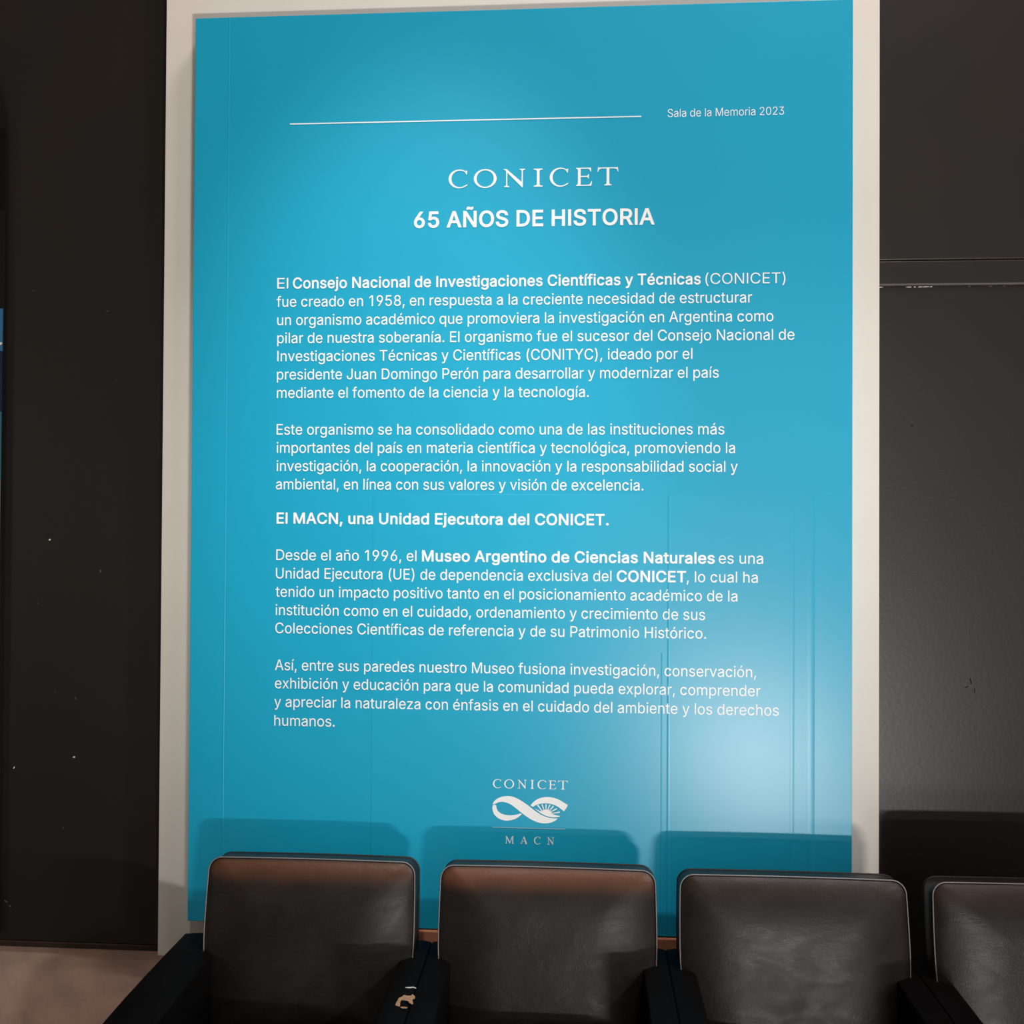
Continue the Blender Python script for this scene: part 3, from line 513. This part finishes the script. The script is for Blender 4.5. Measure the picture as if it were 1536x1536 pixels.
LINES = (
    ('El', 0, -0.8025, -0.7728, 2.2009),
    ('Consejo Nacional de Investigaciones Científicas y Técnicas', 1, -0.7602, 0.3099, 2.2009),
    ('(CONICET)', -1, 0.3218, 0.5249, 2.2009),
    ('fue creado en 1958, en respuesta a la creciente necesidad de estructurar', 0, -0.8039, 0.4407, 2.1521),
    ('un organismo académico que promoviera la investigación en Argentina como', 0, -0.8017, 0.4948, 2.1033),
    ('pilar de nuestra soberanía. El organismo fue el sucesor del Consejo Nacional de', 0, -0.8013, 0.5479, 2.0554),
    ('Investigaciones Técnicas y Científicas (CONITYC), ideado por el', 0, -0.8009, 0.2892, 2.0075),
    ('presidente Juan Domingo Perón para desarrollar y modernizar el país', 0, -0.8014, 0.3565, 1.9588),
    ('mediante el fomento de la ciencia y la tecnología.', 0, -0.801, 0.023, 1.9101),
    ('Este organismo se ha consolidado como una de las instituciones más', 0, -0.8011, 0.3713, 1.8128),
    ('importantes del país en materia científica y tecnológica, promoviendo la', 0, -0.8007, 0.3985, 1.7645),
    ('investigación, la cooperación, la innovación y la responsabilidad social y', 0, -0.8003, 0.4054, 1.7163),
    ('ambiental, en línea con sus valores y visión de excelencia.', 0, -0.8017, 0.1649, 1.6679),
    ('El MACN, una Unidad Ejecutora del CONICET.', 2, -0.7992, 0.0761, 1.5778),
    ('Desde el año 1996, el', 0, -0.7993, -0.4252, 1.4808),
    ('Museo Argentino de Ciencias Naturales', 2, -0.4106, 0.3477, 1.4808),
    ('es una', 0, 0.3579, 0.4701, 1.4808),
    ('Unidad Ejecutora (UE) de dependencia exclusiva del', 0, -0.7998, 0.0839, 1.4323),
    ('CONICET', 2, 0.0973, 0.2749, 1.4323),
    (', lo cual ha', 0, 0.2766, 0.4568, 1.4323),
    ('tenido un impacto positivo tanto en el posicionamiento académico de la', 0, -0.8003, 0.4055, 1.3838),
    ('institución como en el cuidado, ordenamiento y crecimiento de sus', 0, -0.7999, 0.3236, 1.3354),
    ('Colecciones Científicas de referencia y de su Patrimonio Histórico.', 0, -0.8004, 0.3263, 1.2875),
    ('Así, entre sus paredes nuestro Museo fusiona investigación, conservación,', 0, -0.8005, 0.4531, 1.1902),
    ('exhibición y educación para que la comunidad pueda explorar, comprender', 0, -0.8001, 0.4642, 1.1422),
    ('y apreciar la naturaleza con énfasis en el cuidado del ambiente y los derechos', 0, -0.8015, 0.5105, 1.0935),
    ('humanos.', 0, -0.8011, -0.6394, 1.0438),
    ('65 AÑOS DE HISTORIA', 2, -0.4375, 0.1915, 2.358),
    ('Sala de la Memoria 2023', -1, 0.2239, 0.5206, 2.6353),
)
for t, w, x0, x1, z in LINES:
    if t.startswith('65'):
        text_line(t, w, x0, x1, z, 0.0405, 'heading_word', None, True)
    elif t.startswith('Sala'):
        text_line(t, w, x0, x1, z, 0.0212)
    else:
        text_line(t, w, x0, x1, z, 0.0280)
# thin rule next to the room name
print_mesh('rule_line', [(x - PX0, TY, z - PZ0) for x, z in ((-0.7718, 2.6374), (0.1561, 2.6374), (0.1561, 2.6404), (-0.7718, 2.6404))], [(0, 1, 2, 3)])


# ---- serif capitals drawn as outlines, cap height 1
def arc(cx, cy, rx, ry, a0, a1, n=18):
    return [(cx + rx * math.cos(math.radians(a0 + (a1 - a0) * i / n)), cy + ry * math.sin(math.radians(a0 + (a1 - a0) * i / n))) for i in range(n + 1)]


def serif(ch, w):
    """list of polygons-with-holes in a box of width w, height 1"""
    s, t = 0.15, 0.06       # stem and hairline
    if ch == 'I':
        c = w / 2
        a, b = c - s / 2, c + s / 2
        return [[[(0, 0), (w, 0), (w, t * .8), (b + .05, .07), (b, .13), (b, .87), (b + .05, .93), (w, 1 - t * .8), (w, 1), (0, 1), (0, 1 - t * .8), (a - .05, .93), (a, .87), (a, .13), (a - .05, .07), (0, t * .8)]]]
    if ch == 'O':
        return [[arc(w / 2, .5, w / 2, .52, 0, 360, 40)[:-1], arc(w / 2, .5, w / 2 - .155, .455, 0, 360, 40)[:-1]]]
    if ch == 'C':
        cx = w * .56
        out = arc(cx, .5, cx, .52, 48, 302, 30)
        inn = arc(cx + .035, .5, cx - .12, .46, 296, 52, 28)
        tail = [(w * .985, .16), (w * .965, .12)]
        top = [(w * .93, .74), (w * .96, .74), (w * .985, .95), (w * .90, .955)]
        return [[out + tail[::-1][0:1] + [(w * 1.0, .20)] + inn + top]]
    if ch == 'E':
        a, b = .10, .10 + s
        return [[[(0, 0), (w * .94, 0), (w, .25), (w * .965, .25), (w * .86, .09), (w * .75, .055), (b, .055), (b, .49), (w * .70, .49), (w * .76, .40), (w * .795, .40), (w * .795, .64), (w * .76, .64), (w * .70, .55), (b, .55),
                  (b, .945), (w * .72, .945), (w * .83, .91), (w * .90, .78), (w * .935, .78), (w * .92, 1), (0, 1), (0, .96), (a - .04, .93), (a, .87), (a, .13), (a - .04, .07), (0, .04)]]]
    if ch == 'T':
        c = w / 2
        a, b = c - s / 2, c + s / 2
        return [[[(a - .13, 0), (b + .13, 0), (b + .13, .04), (b + .04, .07), (b, .13), (b, .945), (w * .80, .945), (w * .93, .90), (w * .97, .76), (w, .76), (w * .985, 1.02), (w * .95, 1), (w * .05, 1), (w * .015, 1.02), (0, .76), (w * .03, .76),
                  (w * .07, .90), (w * .20, .945), (a, .945), (a, .13), (a - .04, .07), (a - .13, .04)]]]
    if ch == 'N':
        l0, l1 = .14, .14 + .06
        r0, r1 = w - .14 - .06, w - .14
        return [[[(.02, 0), (l1 + .12, 0), (l1 + .12, .04), (l1 + .03, .06), (l1, .12), (l1, .80), (r1 - .04, -.02), (r1, -.02), (r1, .88), (r1 + .03, .94), (w, .96), (w, 1), (r0 - .12, 1), (r0 - .12, .96), (r0 - .03, .94), (r0, .88),
                  (r0, .27), (l0 + .02, 1), (0, 1), (0, .96), (l0 - .06, .94), (l0, .86), (l0, .12), (l0 - .03, .06), (.02, .04)]]]
    if ch == 'M':
        l0, l1 = .10, .15
        r0, r1 = w - .10 - .13, w - .10
        c = w / 2
        return [[[(0, 0), (l1 + .10, 0), (l1 + .10, .04), (l1 + .01, .08), (l1 + .03, .78), (c - .02, 0), (c + .03, 0), (r0 - .01, .80), (r0 + .01, .10), (r0 - .08, .04), (r0 - .08, 0), (w, 0), (w, .04), (r1, .10), (r1 - .03, .92), (w - .03, .96),
                  (w - .03, 1), (r0 - .03, 1), (c + .03, .24), (l1 + .06, 1), (.03, 1), (.03, .96), (l0, .92), (l0 - .01, .10), (0, .04)]]]
    if ch == 'A':
        c = w / 2
        return [[[(0, 0), (.26 * w, 0), (.26 * w, .04), (.17 * w, .08), (.26 * w, .32), (.63 * w, .32), (.74 * w, .08), (.64 * w, .04), (.64 * w, 0), (w, 0), (w, .04), (.92 * w, .09), (c + .04, 1.02), (c - .01, 1.02), (.10 * w, .10), (0, .04)],
                 [(.28 * w, .38), (.60 * w, .38), (.44 * w, .82)]]]


def serif_word(letters, name, label=None, fat=0.0, parent=None):
    V, Fc = [], []
    for ch, x0, x1, z0, z1 in letters:
        h = z1 - z0
        for poly in serif(ch, (x1 - x0) / h):
            loops = [[Vector((a, b, 0)) for a, b in L] for L in poly]
            tris = tessellate_polygon(loops)
            flat = [p for L in loops for p in L]
            o = len(V)
            V += [(x0 + p.x * h - PX0, TY, z0 + p.y * h - PZ0) for p in flat]
            Fc += [tuple(o + i for i in t) for t in tris]
    return print_mesh(name, V, Fc, parent=parent, label=label)


serif_word([(a, b, c_, d + .0008, e - .0008) for a, b, c_, d, e in (
    ('C', -0.3464, -0.2962, 2.4599, 2.5090), ('O', -0.2799, -0.2199, 2.4595, 2.5088), ('N', -0.2014, -0.1447, 2.4598, 2.5088), ('I', -0.1227, -0.0993, 2.4598, 2.5085),
    ('C', -0.0809, -0.0319, 2.4595, 2.5090), ('E', -0.0122, 0.0295, 2.4598, 2.5086), ('T', 0.0437, 0.097, 2.4598, 2.5084))], 'heading_text')

logo = empty('logo', (0, 0, 0), label='white ribbon and rising sun emblem')
logo.parent = poster
serif_word([('C', -0.2207, -0.1988, 0.893, 0.9158), ('O', -0.1915, -0.1656, 0.893, 0.9158), ('N', -0.1562, -0.1329, 0.893, 0.9158), ('I', -0.1226, -0.1141, 0.893, 0.9158), ('C', -0.1048, -0.0824, 0.893, 0.9158),
            ('E', -0.0751, -0.0568, 0.893, 0.9158), ('T', -0.0511, -0.0265, 0.893, 0.9158)], 'emblem_text', parent=logo)
serif_word([('M', -0.1877, -0.165, 0.7502, 0.7692), ('A', -0.1482, -0.1303, 0.7502, 0.7692), ('C', -0.1131, -0.0965, 0.7502, 0.7692), ('N', -0.0789, -0.061, 0.7502, 0.7692)], 'emblem_text', parent=logo)


def smooth_loop(pts, corners=(), n=4):
    out = []
    N = len(pts)
    for i in range(N):
        p1, p2 = pts[i], pts[(i + 1) % N]
        p0 = pts[i - 1] if i not in corners else p1
        p3 = pts[(i + 2) % N] if (i + 1) % N not in corners else p2
        for k in range(n):
            t = k / n
            out.append(tuple(0.5 * (2 * p1[j] + (p2[j] - p0[j]) * t + (2 * p0[j] - 5 * p1[j] + 4 * p2[j] - p3[j]) * t * t + (3 * p1[j] - p0[j] - 3 * p2[j] + p3[j]) * t ** 3) for j in (0, 1)))
    return out


def emblem(name, loops_list):
    V, Fc = [], []
    for L in loops_list:
        # emblem grid units: 1 unit = 0.2256 mm, origin at its upper left
        P = [Vector((-0.2899 + u * 0.0002262, 0.9655 - v * 0.0002253, 0)) for u, v in L]
        o = len(V)
        V += [(p.x - PX0, TY, p.y - PZ0) for p in P]
        Fc += [tuple(o + i for i in t) for t in tessellate_polygon([P])]
    return print_mesh(name, V, Fc, parent=logo)


rib_a = smooth_loop([(303, 512), (318, 478), (355, 445), (410, 420), (470, 411), (530, 416), (590, 438), (650, 472), (710, 512), (760, 550), (810, 585), (860, 615), (920, 640), (980, 652), (1052, 654),
                     (1020, 682), (970, 704), (910, 714), (840, 709), (770, 684), (700, 645), (640, 602), (580, 555), (530, 518), (480, 492), (425, 479), (375, 484), (335, 503)], corners=(0, 14))
rib_b = smooth_loop([(322, 513), (345, 520), (352, 560), (375, 595), (415, 618), (470, 630), (530, 630), (585, 620), (622, 607), (640, 614), (600, 650), (550, 677), (490, 692), (430, 691), (370, 668), (325, 628), (303, 575), (303, 530)], corners=(0, 1, 8, 9))
rib_c = smooth_loop([(738, 512), (775, 470), (830, 433), (890, 415), (950, 412), (1010, 420), (1070, 442), (1120, 470), (1167, 498), (1150, 532), (1122, 570), (1080, 538), (1030, 508), (980, 492), (920, 484), (860, 489), (805, 506), (766, 530)], corners=(0, 8, 10, 17))
sun = smooth_loop([(788, 545), (830, 565), (862, 578), (890, 558), (930, 550), (968, 562), (990, 590), (1010, 612), (1074, 624), (1075, 634), (1010, 642), (950, 636), (900, 620), (850, 594)], corners=(0, 2, 6, 8, 9))
rays = []
for x0_, y0_, x1_, y1_, w0, w1 in ((872, 574, 820, 505, 10, 16), (893, 562, 872, 496, 8, 15), (915, 556, 918, 494, 8, 15), (938, 556, 962, 498, 8, 15), (957, 564, 1003, 514, 8, 15), (972, 580, 1040, 542, 8, 15), (982, 600, 1075, 580, 8, 14)):
    dx, dy = x1_ - x0_, y1_ - y0_
    l = math.hypot(dx, dy)
    nx, ny = -dy / l, dx / l
    rays.append([(x0_ + nx * w0 / 2, y0_ + ny * w0 / 2), (x1_ + nx * w1 / 2, y1_ + ny * w1 / 2), (x1_ - nx * w1 / 2, y1_ - ny * w1 / 2), (x0_ - nx * w0 / 2, y0_ - ny * w0 / 2)])
emblem('ribbon', [rib_a, rib_b, rib_c])
emblem('sun', [sun] + rays)
print_mesh('rule_line', [(x - PX0, TY, z - PZ0) for x, z in ((-0.2208, .7903), (-0.0326, .7903), (-0.0326, .7921), (-0.2208, .7921))], [(0, 1, 2, 3)], M_print_dim, parent=logo)


# ------------------------------------------------------------------ armchairs
def outline(n_side, hw, hz, rad, taper, bulge):
    """rounded rectangle ring (x, z), z from -hz (bottom) to +hz (top)"""
    pts = []
    seg = 8
    def side(a, b, n):
        return [(a[0] + (b[0] - a[0]) * i / n, a[1] + (b[1] - a[1]) * i / n) for i in range(n)]
    corners = [((hw - rad, hz - rad), 0), ((-hw + rad, hz - rad), 90), ((-hw + rad, -hz + rad), 180), ((hw - rad, -hz + rad), 270)]
    ring = []
    for (cx, cz), a0 in corners:
        for i in range(seg + 1):
            a = math.radians(a0 + 90 * i / seg)
            ring.append((cx + rad * math.cos(a), cz + rad * math.sin(a)))
    # subdivide the long straight sides
    out = []
    for i in range(len(ring)):
        a, b = ring[i], ring[(i + 1) % len(ring)]
        d = math.hypot(a[0] - b[0], a[1] - b[1])
        n = n_side if d > 0.1 else 1
        out += side(a, b, n)
    res = []
    for x, z in out:
        v = (z + hz) / (2 * hz)          # 0 bottom, 1 top
        if v < 0.62:
            k = 1 - taper * ((0.62 - v) / 0.62) ** 1.6
        else:
            k = 1 - 0.012 * ((v - 0.62) / 0.38) ** 2
        s = x / hw
        res.append((x * k, z + (bulge * (1 - s * s) if z > 0 else 0)))
    return res


def backrest_meshes(hw, hz, th, puff, seed):
    """cushion: puffed front (towards -y), boxed sides; local origin at its centre, front rim at y = 0"""
    ring = outline(14, hw, hz, 0.030, 0.10, 0.002)
    n = len(ring)
    bm = bmesh.new()
    rows = []
    def add_ring(scale_in, y):
        r = []
        for (x, z) in ring:
            # move towards the centre by a fixed distance
            ix = x - math.copysign(min(abs(x), scale_in), x) * min(1, abs(x) / (hw * .75)) if scale_in else x
            iz = z - math.copysign(min(abs(z), scale_in), z) * min(1, abs(z) / (hz * .75)) if scale_in else z
            r.append(bm.verts.new((ix, y, iz)))
        return r
    # back, sides, front rim
    rows.append(add_ring(0.020, th))
    rows.append(add_ring(0.006, th - 0.002))
    rows.append(add_ring(0.0, th - 0.010))
    rows.append(add_ring(-0.001, th * 0.5))
    rows.append(add_ring(0.0, 0.004))
    rows.append(add_ring(0.004, 0.0))
    # puffed front: rings shrinking concentrically
    K = 16
    for k in range(1, K):
        f = k / K                                     # 0 rim .. 1 centre
        s = 1 - f
        prof = 1 - (1 - min(1, f / 0.62)) ** 2.4
        r = []
        for (x, z) in ring:
            xx, zz = x * s, z * s
            wr = 0.0016 * noise.noise(Vector((xx * 9 + seed * 3.1, zz * 9, seed))) * f
            r.append(bm.verts.new((xx, -puff * prof + wr, zz)))
        rows.append(r)
    for a, b in zip(rows, rows[1:]):
        for i in range(n):
            j = (i + 1) % n
            bm.faces.new((a[i], a[j], b[j], b[i]))
    bm.faces.new(rows[0])
    c = bm.verts.new((0, -puff, 0))
    for i in range(n):
        bm.faces.new((rows[-1][i], rows[-1][(i + 1) % n], c))
    body = mesh_from(bm, 'backrest', True)
    # piping along the front rim and the rear rim
    def pipe(y, r, grow):
        bm = bmesh.new()
        rr = []
        for i in range(n):
            p, q = ring[i - 1], ring[(i + 1) % n]
            t = Vector((q[0] - p[0], q[1] - p[1])).normalized()
            nx, nz = t.y, -t.x
            cx, cz = ring[i][0] + nx * grow, ring[i][1] + nz * grow
            rr.append([bm.verts.new((cx + nx * r * math.cos(a), y + r * math.sin(a), cz + nz * r * math.cos(a))) for a in [k * math.pi / 3 for k in range(6)]])
        for i in range(n):
            j = (i + 1) % n
            for k in range(6):
                l = (k + 1) % 6
                bm.faces.new((rr[i][k], rr[i][l], rr[j][l], rr[j][k]))
        return mesh_from(bm, 'piping', True)
    return body, pipe(0.0010, 0.0016, 0.0004), pipe(th - 0.006, 0.0022, 0.0)


def arm_mesh(x0, x1, yb, yf, ztop, zbot, ov):
    """padded arm: rounded block with its front end curving down"""
    bm = bmesh.new()
    secs = []
    prof = []
    r = 0.0035
    w = x1 - x0
    # cross-section, x across, z up (closed)
    cs = [(0, zbot - ztop), (0, -r)] + [(r - r * math.cos(a), -r + r * math.sin(a)) for a in (0.4, 0.8, 1.2)] + [(r, 0), (w * .35, 0.003), (w * .65, 0.003), (w - r, 0)] + \
         [(w - r + r * math.cos(a), -r + r * math.sin(a)) for a in (1.2, 0.8, 0.4)] + [(w, -r), (w, zbot - ztop)]
    ys = [(yb, -0.006, 0.006), (yb - 0.006, 0, 0), (yb - 0.12, 0, 0), (yb - 0.24, -0.001, 0), (yb - 0.36, -0.004, 0), (yf + 0.06, -0.008, 0), (yf + 0.035, -0.012, 0), (yf + 0.018, -0.020, 0.001), (yf + 0.006, -0.034, 0.003), (yf, -0.055, 0.006)]
    for y, dz, inset in ys:
        sec = []
        for (x, z) in cs:
            zz = ztop + z + (dz if z > -0.03 else 0)
            xx = x0 + x
            xx += inset if x < w / 2 else -inset
            sec.append(bm.verts.new((xx, y, zz)))
        secs.append(sec)
    m = len(cs)
    for a, b in zip(secs, secs[1:]):
        for i in range(m):
            bm.faces.new((a[i], a[(i + 1) % m], b[(i + 1) % m], b[i]))
    bm.faces.new(secs[0])
    bm.faces.new(secs[-1])
    return mesh_from(bm, 'armrest', True)


def cushion_mesh(x0, x1, y0, y1, z0, z1, r=0.03):
    bm = box_bm(x0, x1, y0, y1, z0, z1)
    bmesh.ops.bevel(bm, geom=bm.edges[:], offset=r, segments=4, profile=0.6, affect='EDGES')
    return mesh_from(bm, 'seat', True)


LEAN = math.radians(9)


def armchair(cx, yr, ztop, hw, label, pitch=0.5750, left_arm=0.06, seed=0, yawdeg=0.0):
    root = empty('armchair', (cx, yr - 0.25, 0), label=label, cat='chair', group='black leather armchairs in a row under the poster')
    root.rotation_euler = (0, 0, math.radians(yawdeg))
    hz = 0.215
    th = 0.078
    body, p1, p2 = backrest_meshes(hw, hz, th, 0.030, seed)
    b = link('backrest', body, M_rimtint[seed - 1], root)
    b.rotation_euler = (LEAN, 0, 0)
    # top rim of the cushion at (y = yr, z = ztop)
    b.location = (0, 0.25 - hz * math.sin(LEAN), ztop - hz * math.cos(LEAN))
    b.rotation_euler = (-LEAN, 0, 0)
    q = link('piping', p1, M_pipe, b, label='pale piping')
    link('piping', p2, M_leather, b)
    yb = (-0.115 - yr) + 0.25
    yf = yb - 0.50
    za = 0.54
    half = pitch / 2 - 0.0003
    link('armrest', arm_mesh(-half - (left_arm - 0.06), -half + 0.06, yb, yf, za, 0.30, 0), M_armleather, root)
    ra = link('armrest', arm_mesh(half - 0.06, half, yb, yf, za, 0.30, 0), M_armleather, root)
    link('seat', cushion_mesh(-half + 0.062, half - 0.062, yf - 0.03, yb - 0.17, 0.33, 0.405), M_leather, root)
    link('back_frame', mesh_from(box_bm(-half + 0.062, half - 0.062, yb - 0.085, yb - 0.02, 0.26, 0.50, 0.008), 'back_frame'), M_armleather, root)
    link('seat_frame', mesh_from(box_bm(-half + 0.062, half - 0.062, yf - 0.05, yb - 0.09, 0.26, 0.329, 0.004), 'seat_frame'), M_armleather, root)
    for lx in (-half + 0.03, half - 0.03):
        for ly in (yf + 0.05, yb - 0.06):
            bm = bmesh.new()
            bmesh.ops.create_cone(bm, cap_ends=True, segments=16, radius1=0.012, radius2=0.018, depth=0.30)
            bmesh.ops.translate(bm, verts=bm.verts, vec=(lx, ly, 0.15))
            link('leg', mesh_from(bm, 'leg', True), M_metal, root)
    return root, ra


chairs = []
for i, (cx, yr, zt, hw, lab, la, yw) in enumerate((
        (-0.648, -0.188, 0.757, 0.2565, 'leftmost black leather armchair, its right armrest torn to tan foam', 0.115, 0.0),
        (-0.0725, -0.188, 0.753, 0.259, 'black leather armchair directly under the poster emblem, second from the left', 0.06, 0.0),
        (0.5025, -0.203, 0.752, 0.2625, 'black leather armchair in front of the lower right corner of the poster', 0.06, 0.0),
        (1.0790, -0.218, 0.756, 0.2625, 'rightmost black leather armchair, cut by the frame, in front of the black board', 0.06, 0.0))):
    chairs.append(armchair(cx, yr, zt, hw, lab, left_arm=la, seed=i + 1, yawdeg=yw))

# the tear in the first chair's right armrest: tan foam showing through the leather
c1, arm1 = chairs[0]


def on_arm(pts, z, m, name, label=None, th=0.0012):
    bm = bmesh.new()
    L = c1.location
    a = [bm.verts.new((x - L.x, y - L.y, z)) for x, y in pts]
    b = [bm.verts.new((x - L.x, y - L.y, z + th)) for x, y in pts]
    bm.faces.new(a)
    bm.faces.new(b)
    n = len(pts)
    for i in range(n):
        bm.faces.new((a[i], a[(i + 1) % n], b[(i + 1) % n], b[i]))
    return link(name, mesh_from(bm, name), m, arm1, label=label)
on_arm([(-0.3909, -0.4543), (-0.3904, -0.4391), (-0.3888, -0.4222), (-0.3823, -0.4133), (-0.3802, -0.406), (-0.3722, -0.4096), (-0.3642, -0.409), (-0.3614, -0.4016), (-0.354, -0.4139), (-0.3541, -0.4209), (-0.3587, -0.4255), (-0.3535, -0.4445), (-0.3557, -0.4474), (-0.3628, -0.4411), (-0.3668, -0.4331), (-0.3738, -0.4309), (-0.382, -0.4301), (-0.3827, -0.4413), (-0.3795, -0.4588), (-0.3849, -0.4579)], 0.5405, M_foam, 'foam_tear', 'torn patch showing tan foam')
on_arm([(-0.379, -0.4615), (-0.3701, -0.4595), (-0.3631, -0.4622), (-0.3651, -0.4658), (-0.3742, -0.4665)], 0.5405, M_foam, 'foam_tear')
on_arm([(-0.3838, -0.37), (-0.3739, -0.3681), (-0.3659, -0.3662), (-0.359, -0.371), (-0.3591, -0.3745), (-0.3666, -0.3704), (-0.3744, -0.3728), (-0.3827, -0.3729)], 0.5405, M_chip, 'nick')
